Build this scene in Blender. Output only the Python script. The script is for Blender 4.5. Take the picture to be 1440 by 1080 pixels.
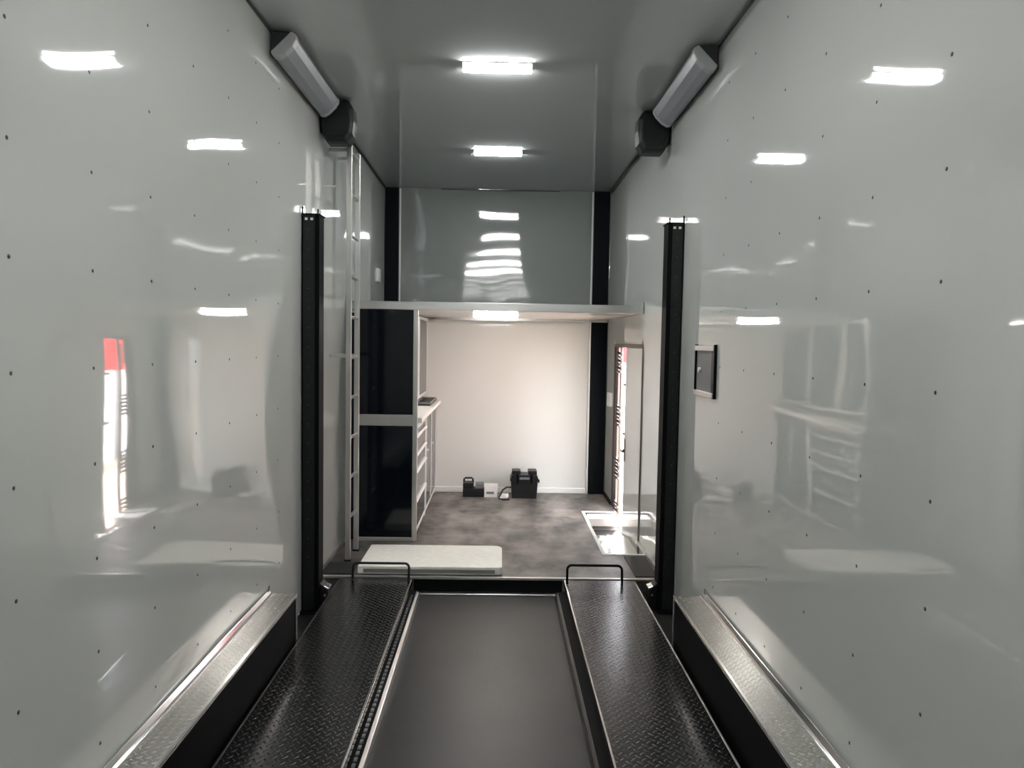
import bpy, bmesh, math, random
from mathutils import Vector, Matrix, noise
random.seed(4)
for o in list(bpy.data.objects): bpy.data.objects.remove(o)
sc = bpy.context.scene
COL = sc.collection

# ------------------------------------------------------------------ camera
F_PX = 1050.0
CAM_H = 1.62
cd = bpy.data.cameras.new('camera'); cam = bpy.data.objects.new('camera', cd); COL.objects.link(cam)
cd.sensor_fit = 'HORIZONTAL'; cd.sensor_width = 36.0; cd.lens = F_PX / 1440 * 36.0
cd.clip_start = 0.02; cd.clip_end = 300
vpx, vpy, roll = 702.0, 481.0, math.radians(0.9)
d = Vector(((vpx-720)/F_PX, (vpy-540)/F_PX, 1)).normalized()
u = Vector((math.sin(roll), -math.cos(roll), 0)); u = (u - u.dot(d)*d).normalized()
r = d.cross(u)
if r.x < 0: r = -r
# rows are the world axes in (right, down, forward); blender camera = (right, up, back)
R = Matrix(((r.x, -r.y, -r.z), (d.x, -d.y, -d.z), (u.x, -u.y, -u.z)))
cam.matrix_world = Matrix.Translation((0, 0, CAM_H)) @ R.to_4x4()
sc.camera = cam

# ------------------------------------------------------------------ world, sun, exposure
w = bpy.data.worlds.new('world'); sc.world = w; w.use_nodes = True
w.node_tree.nodes['Background'].inputs[0].default_value = (0.92, 0.95, 1.0, 1)
w.node_tree.nodes['Background'].inputs[1].default_value = 7.0
sd = bpy.data.lights.new('sun', 'SUN'); sd.energy = 20.0; sd.angle = math.radians(1.5); sd.color = (1, .94, .88)
sun = bpy.data.objects.new('sun', sd); COL.objects.link(sun)
sun.rotation_euler = Vector((0.19, 0.62, 1.0)).to_track_quat('Z', 'Y').to_euler()
sun.location = (4, 6, 8)
sc.view_settings.view_transform = 'Standard'; sc.view_settings.look = 'None'
sc.view_settings.gamma = 1; sc.view_settings.use_curve_mapping = False
sc.view_settings.exposure = 1.75
LAMP_E = 36.0
LAMP_UNDER = 31.0

# ------------------------------------------------------------------ places
XL, XR = -1.225, 1.155
ZC = 3.225
YF, YB = 8.0, -2.6
MID = (XL+XR)/2
MZY, MZ0, MZ1 = 5.97, 1.865, 1.93
FY = 5.06                                     # where the upper floor ends
LZ = -0.10                                    # lower floor
DY0, DY1, DZ0, DZ1 = 5.98, 7.42, -0.12, 1.60  # side door opening

# ------------------------------------------------------------------ materials
def mat(name, col, rough=.5, metal=0.0, spec=.5, emit=None, es=0, coat=0):
    m = bpy.data.materials.new(name); m.use_nodes = True
    b = m.node_tree.nodes['Principled BSDF']
    b.inputs['Base Color'].default_value = (*col, 1)
    b.inputs['Roughness'].default_value = rough
    b.inputs['Metallic'].default_value = metal
    b.inputs['Specular IOR Level'].default_value = spec
    b.inputs['Coat Weight'].default_value = coat
    if emit:
        b.inputs['Emission Color'].default_value = (*emit, 1); b.inputs['Emission Strength'].default_value = es
    return m
class NT:
    def __init__(s, m): s.t = m.node_tree; s.n = s.t.nodes; s.l = s.t.links; s.b = s.n['Principled BSDF']
    def new(s, k, **kw):
        n = s.n.new(k)
        for a, v in kw.items(): setattr(n, a, v)
        return n
    def math(s, op, a, b=None, c=None, clamp=False):
        n = s.n.new('ShaderNodeMath'); n.operation = op; n.use_clamp = clamp
        for i, v in enumerate((a, b, c)):
            if v is None: continue
            if hasattr(v, 'links'): s.l.new(v, n.inputs[i])
            else: n.inputs[i].default_value = v
        return n.outputs[0]
    def noise(s, scale, detail=4, stretch=(1, 1, 1), rough=.5):
        tc = s.n.new('ShaderNodeTexCoord'); mp = s.n.new('ShaderNodeMapping'); mp.inputs['Scale'].default_value = stretch
        nz = s.n.new('ShaderNodeTexNoise'); nz.inputs['Scale'].default_value = scale; nz.inputs['Detail'].default_value = detail
        nz.inputs['Roughness'].default_value = rough
        s.l.new(tc.outputs['Object'], mp.inputs[0]); s.l.new(mp.outputs[0], nz.inputs[0]); return nz.outputs[0]
    def ramp(s, fac, stops):
        n = s.n.new('ShaderNodeValToRGB'); e = n.color_ramp.elements
        while len(e) < len(stops): e.new(.5)
        for i, (p, c) in enumerate(stops): e[i].position = p; e[i].color = (*c, 1)
        s.l.new(fac, n.inputs[0]); return n.outputs[0]
    def bump(s, h, dist=.002, strength=1):
        n = s.n.new('ShaderNodeBump'); n.inputs['Distance'].default_value = dist; n.inputs['Strength'].default_value = strength
        s.l.new(h, n.inputs['Height']); s.l.new(n.outputs[0], s.b.inputs['Normal']); return n
def mottle(m, c0, c1, scale=3, lo=.35, hi=.65, stretch=(1, 1, 1), detail=5):
    t = NT(m); t.l.new(t.ramp(t.noise(scale, detail, stretch), [(lo, c0), (hi, c1)]), t.b.inputs['Base Color']); return m
def tread(m, pitch=.030, dist=.0016):
    """raised crossed lozenges of tread plate"""
    t = NT(m); tc = t.new('ShaderNodeTexCoord'); sp = t.new('ShaderNodeSeparateXYZ'); t.l.new(tc.outputs['Object'], sp.inputs[0])
    x, y = sp.outputs[0], sp.outputs[1]; k = 0.7071/pitch
    a = t.math('MULTIPLY', t.math('ADD', x, y), k); b = t.math('MULTIPLY', t.math('SUBTRACT', x, y), k)
    ca, cb = t.math('FLOOR', a), t.math('FLOOR', b)
    par = t.math('FLOORED_MODULO', t.math('ADD', ca, cb), 2.0)
    fa, fb = t.math('SUBTRACT', t.math('FRACT', a), .5), t.math('SUBTRACT', t.math('FRACT', b), .5)
    inv = t.math('SUBTRACT', 1.0, par)
    p = t.math('ADD', t.math('MULTIPLY', fa, par), t.math('MULTIPLY', fb, inv))
    q = t.math('ADD', t.math('MULTIPLY', fb, par), t.math('MULTIPLY', fa, inv))
    dd = t.math('ADD', t.math('POWER', t.math('ABSOLUTE', t.math('DIVIDE', p, .47)), 2.0), t.math('POWER', t.math('ABSOLUTE', t.math('DIVIDE', q, .16)), 2.0))
    h = t.math('SUBTRACT', 1.2, dd, clamp=True)
    t.bump(h, dist, 1); return m

M = {}
M['wall'] = mat('glossy_white_sheet', (.57, .59, .565), .03)
M['ceil'] = mat('glossy_ceiling_sheet', (.50, .53, .53), .04)
M['leaf'] = mat('glossy_leaf_sheet', (.62, .63, .61), .04)
M['upper'] = mat('grey_back_panel', (.24, .265, .26), .04)
for k_ in ('leaf', 'wall', 'ceil', 'upper'): M[k_].node_tree.nodes['Principled BSDF'].inputs['IOR'].default_value = 1.85
M['back'] = mat('back_wall_sheet', (.74, .73, .70), .06)
M['under'] = mat('mezzanine_underside', (.78, .75, .72), .15)
M['outer'] = mat('outer_skin', (.7, .7, .7), .3)
M['rubber'] = mottle(mat('coin_rubber', (.02, .02, .02), .42), (.007, .007, .007), (.016, .016, .0155), 2.2)
t = NT(M['rubber'])
vo = t.new('ShaderNodeTexVoronoi'); vo.inputs['Scale'].default_value = 70; vo.inputs['Randomness'].default_value = 0
tc = t.new('ShaderNodeTexCoord'); t.l.new(tc.outputs['Object'], vo.inputs['Vector'])
t.bump(t.math('LESS_THAN', vo.outputs['Distance'], .3), .0008, .8)
M['floor'] = mottle(mat('scuffed_rubber_floor', (.05, .05, .05), .42), (.065, .058, .053), (.24, .215, .195), 4, .38, .68, (1, .5, 1), 8)
t = NT(M['floor']); t.l.new(t.math('MULTIPLY_ADD', t.noise(9, 5), .5, .22), t.b.inputs['Roughness'])
M['deck'] = tread(mat('black_tread_plate', (.006, .006, .0065), .22, spec=.5), .030, .0014); M['deck'].node_tree.nodes['Principled BSDF'].inputs['IOR'].default_value = 1.65
M['tread'] = tread(mat('aluminium_tread_plate', (.60, .595, .57), .25, 1.0), .022, .0012)
M['alu'] = mat('brushed_aluminium', (.62, .62, .61), .28, 1.0)
M['alu_soft'] = mat('satin_aluminium', (.60, .60, .58), .38, .9)
M['bright'] = mat('polished_aluminium', (.85, .85, .84), .16, 1.0)
M['black'] = mat('black_powder_coat', (.003, .0035, .004), .6, spec=.08)
M['post'] = mottle(mat('dark_post_steel', (.008, .009, .010), .45, spec=.3), (.005, .006, .0065), (.010, .011, .0115), 40)
M['navy'] = mat('blue_black_column', (.002, .0035, .006), .5, spec=.12)
M['panel'] = mat('gloss_black_panel', (.002, .004, .007), .10, spec=.4)
M['plastic'] = mat('black_plastic', (.007, .008, .009), .45, spec=.35)
M['cabframe'] = mat('cabinet_aluminium_trim', (.78, .78, .77), .5, .6)
M['grey'] = mat('grey_plastic', (.16, .16, .16), .5)
M['white'] = mat('white_plastic', (.78, .77, .74), .35)
M['cream'] = mottle(mat('cream_pad', (.7, .68, .62), .55), (.78, .77, .71), (.86, .85, .79), 22, .4, .6, (1, 3, 1))
M['padedge'] = mat('grey_pad_edge', (.22, .215, .20), .6)
M['diff'] = mat('lamp_diffuser', (.9, .9, .9), .4, emit=(1, .995, .98), es=LAMP_E)
M['diff2'] = mat('lamp_diffuser_warm', (.9, .9, .9), .4, emit=(1, .95, .90), es=LAMP_UNDER)
M['dead'] = mat('unlit_diffuser', (.30, .325, .35), .4)
M['endcap'] = mat('grey_end_cap', (.42, .44, .44), .35)
M['speaker'] = mottle(mat('speaker_black', (.008, .011, .015), .5), (.003, .005, .007), (.006, .009, .012), 90)
M['seam'] = mat('dark_sealant', (.035, .037, .037), .5)
M['rivet'] = mat('rivet_steel', (.09, .09, .09), .3, .8)
M['jamb'] = mat('brown_grey_jamb', (.10, .078, .072), .4, .3)
M['red'] = mat('red_cladding', (.42, .008, .010), .8, spec=.05)
M['render'] = mat('white_cladding', (.75, .72, .70), .7)
M['concrete'] = mottle(mat('warm_concrete', (.5, .4, .33), .8), (.33, .255, .20), (.40, .32, .26), 1.5)
M['cable'] = mat('cable_black', (.005, .005, .005), .5)
# ------------------------------------------------------------------ mesh helpers
class MB:
    def __init__(s): s.bm = bmesh.new()
    def box(s, x0, x1, y0, y1, z0, z1, mtx=None):
        if x0 > x1: x0, x1 = x1, x0
        if y0 > y1: y0, y1 = y1, y0
        if z0 > z1: z0, z1 = z1, z0
        v = [s.bm.verts.new((x, y, z)) for x in (x0, x1) for y in (y0, y1) for z in (z0, z1)]
        for f in ((0, 1, 3, 2), (4, 6, 7, 5), (0, 4, 5, 1), (2, 3, 7, 6), (0, 2, 6, 4), (1, 5, 7, 3)):
            s.bm.faces.new([v[i] for i in f])
        if mtx: bmesh.ops.transform(s.bm, matrix=mtx, verts=v)
        return s
    def prism(s, prof, axis, a, b):
        """closed profile extruded from a to b along axis; profile lies in the other two axes (in xyz order)"""
        def P(p, h):
            q = list(p); q.insert(axis, h); return q
        A = [s.bm.verts.new(P(p, a)) for p in prof]; B = [s.bm.verts.new(P(p, b)) for p in prof]
        n = len(prof)
        s.bm.faces.new(A); s.bm.faces.new(B[::-1])
        for i in range(n): s.bm.faces.new((A[i], A[(i+1) % n], B[(i+1) % n], B[i]))
        return s
    def tube(s, pts, r, n=12, close=False):
        pts = [Vector(p) for p in pts]; rings = []
        for i, p in enumerate(pts):
            a = pts[i-1] if i > 0 else p; b = pts[i+1] if i < len(pts)-1 else p
            tdir = (b-a).normalized()
            ref = Vector((0, 0, 1)) if abs(tdir.z) < .9 else Vector((0, 1, 0))
            e1 = tdir.cross(ref).normalized(); e2 = tdir.cross(e1)
            if rings and (e1.dot(last) < 0): e1 = -e1; e2 = -e2
            last = e1
            rings.append([s.bm.verts.new(p + r*(math.cos(t)*e1 + math.sin(t)*e2)) for t in [2*math.pi*k/n for k in range(n)]])
        for q0, q1 in zip(rings, rings[1:]):
            for k in range(n): s.bm.faces.new((q0[k], q0[(k+1) % n], q1[(k+1) % n], q1[k]))
        s.bm.faces.new(rings[0][::-1]); s.bm.faces.new(rings[-1]); return s
    def build(s, name, m, parent=None, bevel=0, smooth=False, loc=None):
        bmesh.ops.recalc_face_normals(s.bm, faces=s.bm.faces)
        me = bpy.data.meshes.new(name); s.bm.to_mesh(me); s.bm.free()
        if smooth:
            for p in me.polygons: p.use_smooth = True
        me.materials.append(m)
        o = bpy.data.objects.new(name, me); COL.objects.link(o)
        if bevel:
            bv = o.modifiers.new('bevel', 'BEVEL'); bv.width = bevel; bv.segments = 2; bv.limit_method = 'ANGLE'
        if parent:
            o.parent = parent; o.matrix_parent_inverse = Matrix.Translation(parent.location).inverted()
        return o
def tag(o, label=None, cat=None, group=None, kind=None):
    if label: o['label'] = label
    if cat: o['category'] = cat
    if group: o['group'] = group
    if kind: o['kind'] = kind
    return o
def thing(name, label, cat, loc, group=None):
    o = bpy.data.objects.new(name, None); o.empty_display_size = .1; COL.objects.link(o); o.location = loc
    return tag(o, label, cat, group)
def arc(cx, cy, r, a0, a1, n=6):
    return [(cx+r*math.cos(math.radians(a0+(a1-a0)*i/n)), cy+r*math.sin(math.radians(a0+(a1-a0)*i/n))) for i in range(n+1)]

def wave(a, b, seed, amps, k=1.15):
    return sum(A*noise.noise(Vector((a*f, b*f*k, seed))) for A, f in amps)
def frange(a, b, step, extra=()):
    n = max(1, round((b-a)/step)); L = [a+(b-a)*i/n for i in range(n+1)]
    L = [v for v in L if all(abs(v-e) > step*.45 for e in extra)] + [e for e in extra if a <= e <= b]
    return sorted(L)
WAMP_R = ((.005, .8), (.0013, 2.0), (.0003, 6.0))
WAMP = ((.006, .8), (.0026, 2.0), (.0003, 6.0))
def sheet(name, us, vs, put, m, skip=None, thick=.04, outward=None, amps=((.0020, 1.3), (.0004, 4.0)), seed=1.0, k=1.15):
    """large slightly wavy glossy sheet; put(u, v, h) gives the point, h is how far it stands into the room"""
    bm = bmesh.new(); G = {}
    for i, a in enumerate(us):
        for j, b in enumerate(vs): G[i, j] = bm.verts.new(put(a, b, wave(a, b, seed, amps, k)))
    fs = []
    for i in range(len(us)-1):
        for j in range(len(vs)-1):
            if skip and skip((us[i]+us[i+1])/2, (vs[j]+vs[j+1])/2): continue
            f = bm.faces.new((G[i, j], G[i+1, j], G[i+1, j+1], G[i, j+1])); f.smooth = True; fs.append(f)
    bmesh.ops.delete(bm, geom=[v for v in bm.verts if not v.link_faces], context='VERTS')
    f = fs[0]; bm.normal_update()
    if f.normal.dot(outward) > 0: bmesh.ops.reverse_faces(bm, faces=bm.faces)
    me = bpy.data.meshes.new(name); bm.to_mesh(me); bm.free(); me.materials.append(m)
    o = bpy.data.objects.new(name, me); COL.objects.link(o)
    so = o.modifiers.new('thickness', 'SOLIDIFY'); so.thickness = thick; so.offset = -1
    o['kind'] = 'structure'
    return o

# ------------------------------------------------------------------ room shell
zs_all = frange(-.14, ZC, .06, (DZ0, DZ1))
wl = sheet('wall_left', frange(YB, YF, .06), frange(-.14, ZC+.04, .06), lambda a, b, h: (XL+h, a, b), M['wall'], outward=Vector((-1, 0, 0)), seed=2.3, amps=WAMP)
wr = sheet('wall_right', frange(YB, YF, .06, (DY0, DY1)), zs_all, lambda a, b, h: (XR-h, a, b), M['wall'],
           skip=lambda a, b: DY0 < a < DY1 and DZ0 < b < DZ1, outward=Vector((1, 0, 0)), seed=7.9, amps=WAMP_R)
sheet('ceiling', frange(XL-.04, XR+.04, .08), frange(YB, YF+.04, .08), lambda a, b, h: (a, b, ZC-h), M['ceil'], outward=Vector((0, 0, 1)), seed=5.1, amps=((.002, .9), (.0004, 3.0)))
wf = sheet('wall_back', frange(XL-.04, XR+.04, .03), frange(-.14, MZ0, .06), lambda a, b, h: (a, YF-h, b), M['back'], outward=Vector((0, 1, 0)), seed=3.3, amps=((.0015, 2.0),))
wu = sheet('wall_back_upper', frange(XL-.04, XR+.04, .025), frange(MZ0, ZC+.04, .025), lambda a, b, h: (a, YF-h-.026*(a-MID)**2, b), M['upper'], outward=Vector((0, 1, 0)), seed=9.2, amps=((.0032, 2.2), (.0006, 5)), k=.5)
b = MB().box(XL, XR, YB-.05, YB, -.14, ZC).build('wall_rear', M['wall']); b['kind'] = 'structure'

# upper floor with the step well cut out at the side door
WX0, WY0, WY1 = .845, 5.66, 7.08
f = MB().box(XL-.02, WX0, FY, YF, -.14, 0).box(WX0, XR, FY, WY0, -.14, 0).box(WX0, XR, WY1, YF, -.14, 0).build('floor', M['floor']); f['kind'] = 'structure'
f2 = MB().box(XL, XR, YB, FY, LZ-.05, LZ).build('floor_lower', M['rubber']); f2['kind'] = 'structure'
tr = MB().box(-.56, .46, FY-.012, FY-.001, LZ+.001, -.012).build('trim_1', M['black']); tr['kind'] = 'structure'
tr = MB().box(XL+.01, XR-.01, FY-.016, FY+.012, -.011, .003).build('trim_2', M['alu_soft']); tr['kind'] = 'structure'
tr = MB().box(-.56, .46, FY-.085, FY-.025, LZ, LZ+.012).build('trim_3', M['alu'], bevel=.003); tr['kind'] = 'structure'
# dark sealant beads at the ceiling edges, thin strips at the back panel, white strip at the far wall's foot
for i, (x0, x1) in enumerate(((XL-.01, XL+.013), (XR-.013, XR+.01))):
    q = MB().box(x0, x1, YB, YF, ZC-.010, ZC+.01).build('trim_%d' % (4+i), M['seam']); q['kind'] = 'structure'
q = MB().box(XL, XR, YF-.010, YF, ZC-.010, ZC).build('trim_6', M['seam']); q['kind'] = 'structure'
for i, x in enumerate((-1.062, .968)):
    q = MB().box(x-.008, x+.008, YF-.040, YF+.01, 0, ZC-.01).build('trim_%d' % (7+i), M['white']); q['kind'] = 'structure'
q = MB().box(-1.05, .955, YF-.022, YF+.01, 0, .055).build('baseboard_back', M['white'], bevel=.003); q['kind'] = 'structure'
q = MB().box(XR-.014, XR+.004, WY1+.35, YF-.05, 0, .035).build('baseboard_right', M['black']); q['kind'] = 'structure'
q = MB().box(XR-.012, XR+.004, FY, DY0-.03, 0, .03).build('baseboard_right', M['alu_soft']); q['kind'] = 'structure'
q = MB().box(XL-.004, XL+.014, FY, MZY-.01, 0, .03).build('baseboard_left', M['alu_soft']); q['kind'] = 'structure'
# far corner columns
for x0, x1, s in ((-1.223, -1.078, 'left'), (.984, 1.150, 'right')):
    q = MB().box(x0, x1, YF-.045, YF-.002, 0, ZC-.002).build('trim_column', M['navy'], bevel=.004)
    q['kind'] = 'structure'

# rivets in a grid on both side walls
def rivet_proto():
    bm = bmesh.new(); bmesh.ops.create_uvsphere(bm, u_segments=10, v_segments=6, radius=.0058)
    for v in bm.verts: v.co.x *= .35
    me = bpy.data.meshes.new('rivet'); bm.to_mesh(me); bm.free(); me.materials.append(M['rivet'])
    for p in me.polygons: p.use_smooth = True
    return me
rme = rivet_proto()
def rivets(wall, X, sgn, ys, z0, seed, amps=WAMP):
    for i, y in enumerate(ys):
        for k in range(0, 10):
            z = z0+.2915*k
            if z > ZC-.06 or (y < 4.05 and z < .27): continue
            o = bpy.data.objects.new('rivet', rme); COL.objects.link(o)
            h = wave(y, z, seed, amps)
            o.location = (X+sgn*h, y, z); o.parent = wall
            o.scale = (1, 1.0, 1.0)
rivets(wl, XL, 1, [1.895+.38*i for i in range(7)], .355, 2.3)
rivets(wr, XR, -1, [1.95+.385*i for i in range(6)], .34, 7.9, WAMP_R)

# ------------------------------------------------------------------ wheel boxes with tread plate lids
def wheel_box(side, label):
    if side < 0: xw, xi, ye = XL, -1.066, 3.97
    else: xw, xi, ye = XR, .974, 4.0
    s = 1 if side < 0 else -1
    yb = YB+.02; zt = .25
    t = thing('wheel_box', label, 'wheel box', ((xw+xi)/2, (yb+ye)/2, LZ), 'wheel boxes along the walls')
    MB().box(xi-s*.006, xi-s*.014, yb, ye-.012, LZ, zt-.004).build('side_panel', M['black'], t)
    MB().box(xw+s*.012, xi-s*.014, ye-.014, ye-.006, LZ, zt-.004).build('end_panel', M['black'], t)
    MB().box(xw+s*.008, xi, yb, ye, zt-.004, zt).build('tread_lid', M['tread'], t, bevel=.001)
    MB().box(xi-s*.012, xi+s*.001, yb, ye+.001, zt-.016, zt+.0015).build('edge_strip', M['bright'], t, bevel=.002)
    MB().box(xi-s*.016, xi, ye-.016, ye, LZ, zt-.016).build('corner_strip', M['alu'], t, bevel=.002)
    MB().box(xi-s*.014, xi+s*.012, ye-.028, ye+.004, LZ, LZ+.014).build('foot', M['alu'], t, bevel=.002)
    a = MB(); a.prism([(xw+s*.009, zt), (xw+s*.034, zt), (xw+s*.034, zt+.004), (xw+s*.022, zt+.006), (xw+s*.013, zt+.024), (xw+s*.009, zt+.026)], 1, yb, ye-.01)
    a.build('wall_angle', M['bright'], t, bevel=.001)
    MB().prism([(ye-.06, zt+.006), (ye-.01, zt+.006), (ye-.01, zt+.045)], 0, xw+s*.010, xw+s*.016).build('end_gusset', M['grey'], t)
    return t
wheel_box(-1, 'long low box with aluminium tread plate lid along the left wall')
wheel_box(1, 'long low box with aluminium tread plate lid along the right wall')

# ------------------------------------------------------------------ runways
def runway(side, label):
    if side < 0: xo, xi, xf = -1.052, -.573, -.505
    else: xo, xi, xf = .948, .474, .400
    s = 1 if side < 0 else -1                      # s points to the trailer's middle
    y0, y1 = YB+.02, 5.02
    t = thing('runway', label, 'runway', ((xo+xi)/2, (y0+y1)/2, LZ), 'lift runways')
    MB().box(xo, xi, y0, y1, -.018, 0).build('deck', M['deck'], t, bevel=.003)
    MB().box(xi-s*.001, xi+s*.008, y0, y1, -.034, .002).build('deck_edge', M['bright'], t, bevel=.002)
    MB().box(xi-s*.02, xi-s*.006, y0, y1, LZ+.002, -.018).build('side_web', M['black'], t)
    MB().box(xi-s*.006, xf-s*.018, y0, y1-.03, LZ+.002, LZ+.030).build('lower_channel', M['black'], t)
    MB().prism([(xf-s*.020, LZ+.001), (xf, LZ+.001), (xf-s*.004, LZ+.040), (xf-s*.022, LZ+.048)], 1, y0, y1-.10).build('guide_rail', M['alu'] if side < 0 else M['rivet'], t, bevel=.003)
    if side < 0:
        prof = [(4.9, LZ+.028)]; y = 4.88
        while y > y0+.1:
            prof += [(y, LZ+.028), (y-.006, LZ+.036), (y-.026, LZ+.036), (y-.032, LZ+.028)]; y -= .045
        prof += [(y0, LZ+.028), (y0, LZ+.022), (4.9, LZ+.022)]
        MB().prism(prof, 0, xi+.014, xi+.028).build('toothed_rack', M['rivet'], t)
    MB().box(xo+s*.02, xo+s*.006, y0, y1, LZ+.002, -.018).build('side_web', M['black'], t)
    MB().box(xo-s*.008, xo+s*.002, y0, y1-.01, -.030, .001).build('outer_lip', M['rivet'] if side < 0 else M['alu_soft'], t, bevel=.002)
    # bent tube stop at the far end
    xa, xb, ys, hz, rr = (xi-s*.012, xo+s*.09, 4.965, .115, .03)
    if xa > xb: xa, xb = xb, xa
    pts = [(xa, ys, -.004)] + [(x, ys+.02*(z/hz), z) for x, z in arc(xa+rr, hz-rr, rr, 180, 90)] + [(x, ys+.02*(z/hz), z) for x, z in arc(xb-rr, hz-rr, rr, 90, 0)] + [(xb, ys, -.004)]
    MB().tube(pts, .0085, 12).build('end_hoop', M['black'] if side > 0 else M['plastic'], t, smooth=True)
    return t
runway(-1, 'black tread plate runway on the left with bright inner rail')
runway(1, 'black tread plate runway on the right with glossy sheen')

# ------------------------------------------------------------------ lift posts
def lift_post(side, label):
    if side < 0: xw, xi, y = XL+.004, -1.114, 4.65
    else: xw, xi, y = XR-.004, 1.050, 4.72
    s = 1 if side < 0 else -1
    z0, z1 = LZ+.012, 2.38
    t = thing('lift_post', label, 'lift post', (xw, y, LZ), 'lift posts')
    MB().box(xw, xi-s*.024, y, y+.008, z0, z1).box(xw, xw+s*.008, y, y+.12, z0, z1).build('channel', M['post'], t, bevel=.002)
    MB().prism([(xi-s*.028, y-.004), (xi, y-.004), (xi, y+.12), (xi-s*.008, y+.12), (xi-s*.008, y+.006), (xi-s*.028, y+.006)], 2, z0, z1).build('front_lip', M['black'], t, bevel=.002)
    b0 = None
    for k in range(18):
        if b0 is None: b0 = MB().tube([(xw+s*.040, y-.0015, .25), (xw+s*.040, y+.001, .25)], .004, 8).build('bolt', M['seam'], t)
        else:
            c = b0.copy(); COL.objects.link(c); c.location = (b0.location.x, b0.location.y, b0.location.z+.12*k)
    MB().box(xw, xi+s*.006, y-.008, y+.124, z1, z1+.008).build('top_plate', M['black'], t, bevel=.001)
    MB().box(xw, xw+s*.006, y-.006, y+.01, z1+.008, z1+.05).build('top_tab', M['black'], t)
    MB().box(xi-s*.012, xi-s*.006, y-.006, y+.01, z1+.008, z1+.035).build('top_tab', M['black'], t)
    for dx in (.018, .052):
        MB().box(xw+s*dx, xw+s*(dx+.016), y-.003, y-.0005, z1-.032, z1-.018).build('slot_plate', M['white'], t)
    MB().box(xw, xi+s*.012, y-.05, y+.14, LZ, LZ+.012).build('base_plate', M['black'], t, bevel=.002)
    # carriage at the post's foot that carries the runway
    MB().prism([(xi+s*.002, LZ+.012), (xi+s*.05, LZ+.012), (xi+s*.056, -.03), (xi+s*.05, .035), (xi+s*.002, .075)], 1, y+.02, y+.12).build('carriage', M['post'], t, bevel=.004)
    MB().box(xi+s*.004, xi+s*.06, y+.03, y+.11, -.006, .006, Matrix.Translation((xi, 0, .06)) @ Matrix.Rotation(s*math.radians(24), 4, 'Y') @ Matrix.Translation((-xi, 0, 0))).build('carriage_plate', M['bright'], t, bevel=.003)
    a = MB().tube([(xi+s*.035, y+.012, .0), (xi+s*.035, y+.022, .0)], .008, 10).build('bolt', M['alu'], t)
    return t
lift_post(-1, 'tall dark steel lift post standing against the left wall')
lift_post(1, 'tall dark steel lift post standing against the right wall')

# ------------------------------------------------------------------ mezzanine
mz = thing('mezzanine', 'raised mezzanine platform with aluminium front edge spanning both walls', 'platform', (MID, (MZY+YF)/2, MZ0))
MB().box(XL+.006, XR-.006, MZY+.03, YF-.05, MZ0+.004, MZ1-.012).build('deck', M['under'], mz)
MB().prism([(MZY, MZ0), (MZY+.03, MZ0), (MZY+.03, MZ1), (MZY, MZ1)], 0, XL+.006, XR-.006).build('front_edge', M['alu'], mz, bevel=.003)
MB().box(XL+.006, XR-.006, MZY+.03, YF-.05, MZ1-.012, MZ1).build('top_sheet', M['rubber'], mz)
for x0 in (XL+.006, XR-.022):
    MB().box(x0, x0+.016, MZY-.012, MZY, MZ0+.004, MZ1+.03).build('end_bracket', M['alu'], mz, bevel=.002)
MB().box(XL+.55, XR-.006, YF-.09, YF-.05, MZ0-.02, MZ0+.004).build('rear_rail', M['alu_soft'], mz)

# ------------------------------------------------------------------ ceiling lamps
def batten(y, z, label, group, dm, xc=MID):
    t = thing('ceiling_lamp', label, 'lamp', (xc, y, z), group)
    W, D, H = .395, .100, .026
    MB().box(xc-W/2-.006, xc+W/2+.006, y-D/2-.004, y+D/2+.004, z-.004, z).build('housing', M['white'], t, bevel=.002)
    prof = [(y-D/2, z-.004), (y-D/2+.002, z-H+.006), (y-D/2+.008, z-H), (y+D/2-.008, z-H), (y+D/2-.002, z-H+.006), (y+D/2, z-.004)]
    MB().prism(prof, 0, xc-W/2, xc+W/2).build('diffuser', dm, t, bevel=.001)
    for x in (xc-W/2-.006, xc+W/2):
        MB().prism(prof, 0, x, x+.006).build('end_cap', M['white'], t)
    return t
batten(4.44, ZC-.002, 'lit batten lamp on the ceiling, the larger and nearer of the two in view', 'ceiling battens', M['diff'])
batten(6.40, ZC-.002, 'lit batten lamp on the ceiling close to the back panel, the smaller and farther one', 'ceiling battens', M['diff'])
batten(2.45, ZC-.002, 'lit batten lamp on the ceiling in front of the corner fittings', 'ceiling battens', M['diff'])
batten(0.45, ZC-.002, 'lit batten lamp on the ceiling straight above the viewer', 'ceiling battens', M['diff'])
batten(-1.55, ZC-.002, 'lit batten lamp on the ceiling behind the viewer', 'ceiling battens', M['diff'])
batten(6.75, MZ0-.001, 'lit batten lamp under the mezzanine platform', 'ceiling battens', M['diff2'])

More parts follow.
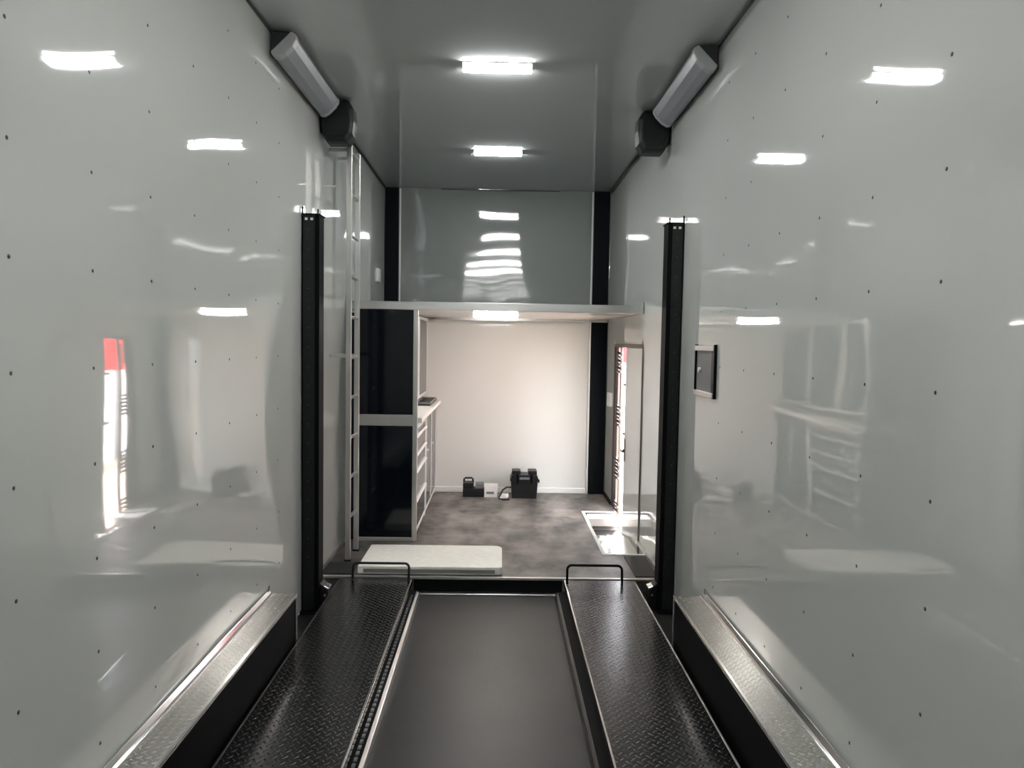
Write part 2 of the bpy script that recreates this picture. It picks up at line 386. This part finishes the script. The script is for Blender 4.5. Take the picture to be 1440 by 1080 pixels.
# ------------------------------------------------------------------ unlit corner fittings and speakers
def corner_fitting(side, y0, y1, label):
    xw = XL if side < 0 else XR
    s = 1 if side < 0 else -1
    t = thing('corner_lamp', label, 'lamp', (xw, (y0+y1)/2, ZC-.1), 'unlit corner lamps')
    P = lambda a, b: (xw+s*a, ZC-b)
    housing = [P(.010, .125), P(.010, .010), P(.125, .010), P(.138, .026), P(.026, .138)]
    MB().prism(housing, 1, y0+.04, y1-.03).build('housing', M['seam'], t, bevel=.002)
    diff = [P(.030, .142), P(.142, .030), P(.146, .052), P(.126, .088), P(.088, .126), P(.052, .146)]
    MB().prism(diff, 1, y0+.055, y1-.03).build('diffuser', M['dead'], t, bevel=.003)
    cap = [P(.018, .125), P(.125, .018), P(.150, .034), P(.152, .060), P(.132, .094), P(.094, .132), P(.060, .152), P(.034, .150)]
    MB().prism(cap, 1, y0, y0+.055).build('end_cap', M['endcap'], t, bevel=.006)
    MB().prism(cap, 1, y1-.03, y1).build('end_cap', M['endcap'], t, bevel=.006)
    return t
corner_fitting(-1, 3.97, 5.02, 'unlit long batten in the corner of ceiling and left wall')
corner_fitting(1, 4.02, 5.08, 'unlit long batten in the corner of ceiling and right wall')
def speaker(side, y, label):
    xw = XL if side < 0 else XR
    s = 1 if side < 0 else -1
    xc, zc = xw+s*.125, ZC-.155
    t = thing('speaker', label, 'speaker', (xc, y, zc), 'corner speakers')
    def ring(sx, sz): return [(xc+sx*a, zc+sz*b_) for a, b_ in ((-.62, -1), (.62, -1), (.93, -.62), (1, 0), (.93, .62), (.62, 1), (-.62, 1), (-.93, .62), (-1, 0), (-.93, -.62))]
    m = MB(); prev = None
    for yy, k in ((y-.100, .80), (y-.085, .95), (y-.06, 1.0), (y+.03, 1.0), (y+.09, .82), (y+.11, .6)):
        v = [m.bm.verts.new((a, yy, c)) for a, c in ring(.112*k, .142*k)]
        if prev:
            for i in range(10): m.bm.faces.new((prev[i], prev[(i+1) % 10], v[(i+1) % 10], v[i]))
        else: m.bm.faces.new(v)
        prev = v
    m.bm.faces.new(prev[::-1])
    m.build('cabinet', M['speaker'], t, bevel=.006)
    g_ = MB().prism(ring(.080, .105), 1, y-.106, y-.099); g_.build('grille', M['plastic'], t, bevel=.003)
    MB().box(xw+s*.003, xw+s*.03, y-.03, y+.04, zc-.06, zc+.06).build('bracket', M['black'], t)
    return t
speaker(-1, 5.16, 'black speaker in the ceiling corner above the ladder')
speaker(1, 5.24, 'black speaker in the ceiling corner of the right wall')

# ------------------------------------------------------------------ ladder
lad = thing('ladder', 'tall narrow aluminium ladder fixed beside the left wall to the mezzanine', 'ladder', (-1.08, 5.54, 0))
for (x, y, zt) in ((-1.083, 5.41, 3.0), (-1.075, 5.68, 3.0)):
    MB().box(x-.020, x+.018, y-.012, y+.012, .012, zt).build('rail', M['alu_soft'], lad, bevel=.003)
    MB().box(x-.026, x+.024, y-.018, y+.018, 0, .014).build('foot', M['plastic'], lad, bevel=.002)
for k in range(10):
    z = .317+.293*k
    MB().tube([(-1.083, 5.41, z), (-1.075, 5.68, z)], .0125, 10).build('rung', M['alu_soft'], lad, smooth=False)
for z in (2.965, 1.50):
    MB().box(XL+.001, -1.083, 5.405, 5.43, z-.012, z+.012).build('wall_bracket', M['alu_soft'], lad, bevel=.002)
    MB().box(XL+.001, -1.075, 5.665, 5.69, z-.012, z+.012).build('wall_bracket', M['alu_soft'], lad, bevel=.002)

# ------------------------------------------------------------------ cabinets on the left
CX = -.662
def frame_rect(m, x0, x1, z0, z1, y0, y1, w_):
    m.box(x0, x0+w_, y0, y1, z0, z1); m.box(x1-w_, x1, y0, y1, z0, z1)
    m.box(x0+w_, x1-w_, y0, y1, z0, z0+w_); m.box(x0+w_, x1-w_, y0, y1, z1-w_, z1); return m
# end panel facing the viewer
ep = thing('end_panel', 'tall aluminium framed end panel with two glossy black fields under the mezzanine', 'cabinet end', (-.9, 5.985, 0))
e = MB()
e.box(-.684, -.646, MZY, MZY+.035, 0, MZ0-.002)
e.box(-1.150, -1.128, MZY, MZY+.035, 0, MZ0-.002)
e.box(-1.128, -.684, MZY, MZY+.035, .935, 1.025)
e.box(-1.128, -.684, MZY, MZY+.035, 0, .03)
e.build('frame', M['alu_soft'], ep, bevel=.003)
MB().box(-1.128, -.684, MZY+.010, MZY+.02, 1.025, MZ0-.002).build('upper_field', M['panel'], ep)
MB().box(-1.128, -.684, MZY+.010, MZY+.02, .03, .935).build('lower_field', M['panel'], ep)
MB().box(-1.215, -1.150, MZY+.010, MZY+.02, .03, MZ0-.03).build('filler_strip', M['panel'], ep)
# base cabinets
def base_cabinet(y0, y1, label, drawers=None, doors=0):
    t = thing('base_cabinet', label, 'cabinet', ((XL+CX)/2, (y0+y1)/2, 0), 'base cabinets along the left wall')
    MB().box(XL+.012, CX-.022, y0, y1, .06, .955).build('body', M['alu_soft'], t)
    MB().box(XL+.012, CX-.06, y0, y1, 0, .06).build('plinth', M['black'], t)
    a = MB()
    a.box(CX-.022, CX, y0, y0+.022, .0, .955); a.box(CX-.022, CX, y1-.022, y1, .0, .955)
    a.box(CX-.022, CX, y0+.022, y1-.022, .93, .955); a.box(CX-.022, CX, y0+.022, y1-.022, .03, .06)
    a.build('face_frame', M['cabframe'], t, bevel=.002)
    if drawers:
        for lo, hi in zip(drawers, drawers[1:]):
            dr = MB().box(CX-.022, CX-.004, y0+.026, y1-.026, lo+.005, hi-.020).build('drawer', M['panel'], t)
            MB().prism([(CX-.022, hi-.020), (CX+.012, hi-.024), (CX+.018, hi-.014), (CX+.004, hi-.003), (CX-.022, hi-.003)], 1, y0+.026, y1-.026).build('handle', M['cabframe'], dr, bevel=.001)
    if doors:
        wd = (y1-y0-.05)/doors
        for i in range(doors):
            a0 = y0+.025+wd*i+.003; a1 = a0+wd-.006
            dr = MB().box(CX-.022, CX-.004, a0, a1, .065, .925).build('door', M['panel'], t)
            for q0 in (a0, a1-.018): MB().box(CX-.004, CX+.004, q0, q0+.018, .065, .925).build('door_edge', M['cabframe'], dr, bevel=.001)
            MB().tube([(CX+.004, a0+.045, .60), (CX+.020, a0+.045, .60)], .014, 10).build('latch', M['alu'], dr)
    return t
base_cabinet(6.01, 6.86, 'black base cabinet with five drawers next to the end panel', drawers=[.06, .32, .56, .70, .85, .93])
base_cabinet(6.865, 7.93, 'black base cabinet with two doors in the far left corner', doors=2)
wt = MB().box(XL+.01, CX+.050, 6.01, 7.94, .958, .998).build('worktop', M['white'], bevel=.005)
tag(wt, 'white worktop running over the black base cabinets', 'worktop')
tp = thing('sink_tray', 'dark shallow tray on the far end of the white worktop', 'tray', (-.73, 7.6, .998))
MB().box(-.80, -.650, 7.15, 7.85, .999, 1.012).build('base', M['plastic'], tp, bevel=.003)
MB().box(-.80, -.650, 7.15, 7.17, 1.012, 1.03).box(-.80, -.650, 7.83, 7.85, 1.012, 1.03).box(-.80, -.79, 7.17, 7.83, 1.012, 1.03).box(-.66, -.650, 7.17, 7.83, 1.012, 1.03).build('rim', M['grey'], tp, bevel=.002)
wc = thing('wall_cabinet', 'black wall cabinet with aluminium framed doors hung above the worktop', 'cabinet', (-1.0, 6.9, 1.05))
MB().box(XL+.012, -.785, 6.01, 7.94, 1.06, MZ0-.004).build('body', M['white'], wc)
for a0, a1 in ((6.02, 6.50), (6.53, 7.12), (7.15, 7.93)):
    dd = MB().box(-.785, -.768, a0, a1, 1.065, MZ0-.01).build('door', M['panel'], wc)
    q = MB(); w_ = .028
    q.box(-.768, -.760, a0, a0+w_, 1.065, MZ0-.01).box(-.768, -.760, a1-w_, a1, 1.065, MZ0-.01).box(-.768, -.760, a0+w_, a1-w_, 1.065, 1.065+w_).box(-.768, -.760, a0+w_, a1-w_, MZ0-.01-w_, MZ0-.01)
    q.build('door_frame', M['cabframe'], dd, bevel=.002)

# ------------------------------------------------------------------ step well at the side door
sw = thing('step_well', 'white edged step well in the floor inside the side door', 'step well', (1.0, 6.4, -.12))
MB().box(WX0-.028, WX0, WY0-.02, WY1+.028, -.004, .006).box(WX0, XR-.004, WY1, WY1+.03, -.004, .006).box(WX0, XR-.004, WY0-.02, WY0, -.004, .006).build('edging', M['white'], sw, bevel=.002)
MB().box(WX0, XR+.03, WY0+.002, WY1-.002, -.139, -.125).box(WX0, WX0+.004, WY0+.002, WY1-.002, -.125, -.004).build('well_floor', M['alu_soft'], sw)
MB().box(WX0+.02, XR-.01, WY0+.02, 6.44, -.085, -.055).build('tread', M['tread'], sw, bevel=.003)
MB().box(WX0+.02, XR-.01, 6.88, 7.07, -.085, -.012).build('far_ledge', M['white'], sw, bevel=.003)
MB().box(WX0+.02, XR-.01, 6.46, 6.86, -.125, -.115).build('mat', M['plastic'], sw)

# ------------------------------------------------------------------ side door
dr = bpy.data.objects.new('door_1', None); COL.objects.link(dr); dr.location = (XR, DY0, 0); dr['kind'] = 'structure'
a = MB()
a.box(XR-.006, XR+.045, DY0-.02, DY0+.012, DZ0, DZ1+.02)
a.box(XR-.006, XR+.045, DY1-.012, DY1+.02, DZ0, DZ1+.02)
a.box(XR-.006, XR+.045, DY0+.012, DY1-.012, DZ1-.012, DZ1+.02)
a.box(XR+.001, XR+.045, DY0+.012, DY1-.012, DZ0, DZ0+.012)
a.build('door_frame', M['jamb'], dr, bevel=.003)
SY = 6.77
MB().box(XR, XR+.034, DY0+.014, SY, DZ0+.013, DZ1-.0125).build('leaf', M['leaf'], dr, bevel=.003)
MB().box(XR-.008, XR+.002, SY-.075, SY-.035, .56, .76).build('handle_plate', M['grey'], dr, bevel=.002)
MB().tube([(XR, SY-.055, .66), (XR-.035, SY-.055, .66), (XR-.037, SY-.16, .66)], .010, 8).build('handle', M['rivet'], dr, smooth=True)
for q0, q1 in ((7.09, 7.14), (7.26, 7.40)): MB().box(XR+.010, XR+.03, q0, q1, DZ0+.012, DZ1-.012).build('door_jamb_rail', M['jamb'], dr, bevel=.002)
for zc in (1.44, .93, .42, -.0):
    for k in range(6):
        q = MB().tube([(XR+.004, 7.07, zc-.09+.035*k), (XR-.012, 7.16, zc-.075+.035*k), (XR+.004, 7.28, zc-.09+.035*k)], .011, 8)
        q.build('strap', M['plastic'] if k % 2 else M['jamb'], dr, smooth=True)
for zc in (1.25, .80):
    MB().box(XR-.004, XR+.03, SY, SY+.09, zc-.012, zc+.012).build('stay', M['grey'], dr)

# ------------------------------------------------------------------ fittings on the walls
wb = thing('wall_box', 'small dark recessed box with silver flaps on the right wall', 'wall box', (XR, 4.2, 1.33))
YA, YZ, Z0, Z1 = 3.93, 4.33, 1.335, 1.625
for q0 in (YA, YZ-.014): MB().box(XR-.016, XR+.002, q0, q0+.014, Z0, Z1).build('side_rim', M['black'], wb, bevel=.001)
MB().box(XR-.020, XR+.002, YA+.014, YZ-.014, Z1-.035, Z1-.004).build('top_flap', M['alu'], wb, bevel=.003)
MB().box(XR-.020, XR+.002, YA+.014, YZ-.014, Z0, Z0+.03).build('bottom_flap', M['alu'], wb, bevel=.003)
MB().box(XR-.006, XR+.002, YA+.014, YZ-.014, Z0+.03, Z1-.035).build('back_plate', M['grey'], wb)
MB().box(XR-.012, XR-.006, YA+.014, YA+.07, Z0+.03, Z1-.035).build('cover', M['plastic'], wb)
MB().tube([(XR-.018, 4.24, 1.482), (XR-.006, 4.24, 1.482)], .015, 14).build('button', M['white'], wb)
def switch(x0, x1, y0, y1, z0, z1, label):
    t = thing('wall_switch', label, 'switch', ((x0+x1)/2, (y0+y1)/2, z0), 'white wall switches')
    MB().box(x0, x1, y0, y1, z0, z1).build('plate', M['white'], t, bevel=.003)
    s = -1 if x0 > 0 else 1; xf = x0 if x0 > 0 else x1
    MB().box(xf, xf+s*.006, y0+(y1-y0)*.3, y1-(y1-y0)*.3, z0+(z1-z0)*.3, z1-(z1-z0)*.3).build('rocker', M['white'], t, bevel=.002)
switch(XR-.030, XR+.002, 7.55, 7.70, .98, 1.12, 'small white switch box on the right wall beyond the side door')
switch(XL-.002, XL+.024, 7.45, 7.58, 2.20, 2.33, 'small white switch box on the left wall above the mezzanine')

# ------------------------------------------------------------------ cream pad at the floor's edge
pd = thing('floor_pad', 'flat cream rectangular pad lying across the floor edge between the runways', 'pad', (-.44, 5.36, 0))
x0, x1, y0, y1, rr = -.955, .045, 5.10, 5.66, .06
out_ = [(x0, y0), *arc(x1-rr*.5, y0+rr*.5, rr*.5, -90, 0, 4), *arc(x1-rr, y1-rr, rr, 0, 90), (x0, y1)]
MB().prism(out_, 2, .004, .058).build('body', M['cream'], pd, bevel=.006)
MB().box(x0+.04, x1-.05, y0-.002, y0+.01, .014, .040).build('edge_band', M['padedge'], pd)

def floor_sheet(x0, x1, y0, y1, label):
    o = MB().box(x0, x1, y0, y1, .001, .007).build('floor_sheet', M['plastic'], bevel=.002)
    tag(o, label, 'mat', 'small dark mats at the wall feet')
floor_sheet(.975, 1.135, 5.10, 5.60, 'small dark mat on the floor by the right wall just past the post')
floor_sheet(-1.205, -.99, 5.09, 5.36, 'small thin dark sheet on the floor by the left wall in front of the ladder')  # thin dark sheet that darkens the floor before the ladder's foot

# ------------------------------------------------------------------ battery boxes and charger by the far wall
def battery(x0, x1, y0, y1, h, label, tall=True):
    t = thing('battery_box', label, 'battery box', ((x0+x1)/2, (y0+y1)/2, 0), 'battery boxes')
    xm = (x0+x1)/2
    MB().prism([(x0+.012, 0), (x1-.012, 0), (x1, h*.62), (x0, h*.62)], 1, y0, y1).build('case', M['plastic'], t, bevel=.006)
    MB().prism([(x0-.008, h*.62), (x1+.008, h*.62), (x1+.008, h*.70), (x1-.01, h*.86), (x0+.01, h*.86), (x0-.008, h*.70)], 1, y0-.006, y1+.006).build('lid', M['plastic'], t, bevel=.004)
    w3 = (x1-x0)
    MB().box(x0+.01, x0+w3*.36, y0+.02, y1-.02, h*.86, h).build('vent_hood', M['plastic'], t, bevel=.005)
    MB().box(x1-w3*.36, x1-.01, y0+.02, y1-.02, h*.86, h).build('vent_hood', M['plastic'], t, bevel=.005)
    for xx in (x0+w3*.24, x1-w3*.24):
        MB().box(xx-.012, xx+.012, y0-.012, y0-.004, h*.55, h*.9).build('clasp', M['black'], t, bevel=.002)
    MB().box(x0+w3*.32, x1-w3*.32, y0-.012, y0-.004, h*.70, h*.78).build('grip', M['grey'], t, bevel=.002)
    MB().box(x1+.006, x1+.02, y0+.05, y0+.09, h*.55, h*.66).build('side_plug', M['black'], t, bevel=.002)
    return t
battery(.145, .425, 7.68, 7.88, .285, 'black battery box with ribbed lid on the floor by the far wall')
cg = thing('battery_charger', 'low black charger with a carry handle on the floor near the worktop', 'charger', (-.24, 7.8, 0))
MB().box(-.355, -.135, 7.72, 7.88, 0, .085).build('body', M['plastic'], cg, bevel=.006)
MB().box(-.355, -.245, 7.73, 7.87, .085, .145).build('head', M['plastic'], cg, bevel=.006)
MB().tube([(-.348, 7.80, .14), (-.345, 7.80, .178), (-.335, 7.80, .187), (-.265, 7.80, .187), (-.255, 7.80, .178), (-.252, 7.80, .14)], .010, 8).build('handle', M['plastic'], cg, smooth=True)
MB().box(-.225, -.140, 7.74, 7.87, .085, .135).build('socket_block', M['grey'], cg, bevel=.004)
wx = thing('white_carton', 'small white carton on the floor right of the black charger', 'carton', (-.06, 7.78, 0))
MB().box(-.130, .005, 7.72, 7.86, 0, .095).build('body', M['white'], wx, bevel=.003)
MB().box(-.134, .009, 7.716, 7.864, .095, .122).build('lid', M['white'], wx, bevel=.003)
MB().box(-.11, -.03, 7.717, 7.7195, .035, .06).build('label_patch', M['grey'], wx)
cb = MB().tube([(.150, 7.66, .12), (.10, 7.64, .125), (.06, 7.61, .10), (.035, 7.60, .05), (.02, 7.60, .012), (.07, 7.57, .009), (.13, 7.58, .009)], .009, 8).build('power_cable', M['cable'], smooth=True)
tag(cb, 'black cable looping from the battery box down to the floor', 'cable')
pk = MB().prism([(.02, 7.66), (.10, 7.67), (.125, 7.73), (.08, 7.75), (.03, 7.72)], 2, .001, .045).build('paper_pack', M['white'], bevel=.006)
tag(pk, 'crumpled white packet between the white carton and the battery box', 'packet')

# ------------------------------------------------------------------ outside, seen through the side door
gd = MB().box(XR+.06, 60, -20, 70, -.62, -.60).build('ground', M['concrete']); gd['kind'] = 'structure'
hb = thing('neighbouring_building', 'white and red clad building outside the open side door', 'building', (5, 20, -.6))
MB().box(4.6, 5.2, 3, 45, -.6, .95).build('wall', M['render'], hb)
MB().box(4.56, 5.2, 3, 45, .95, 1.95).build('red_band', M['red'], hb)
MB().box(4.6, 5.2, 3, 45, 1.95, 2.4).build('parapet', M['render'], hb)
for k in range(16): MB().box(4.56, 4.6, 4+2.4*k, 4.06+2.4*k, -.6, .95).build('cladding_joint', M['grey'], hb)
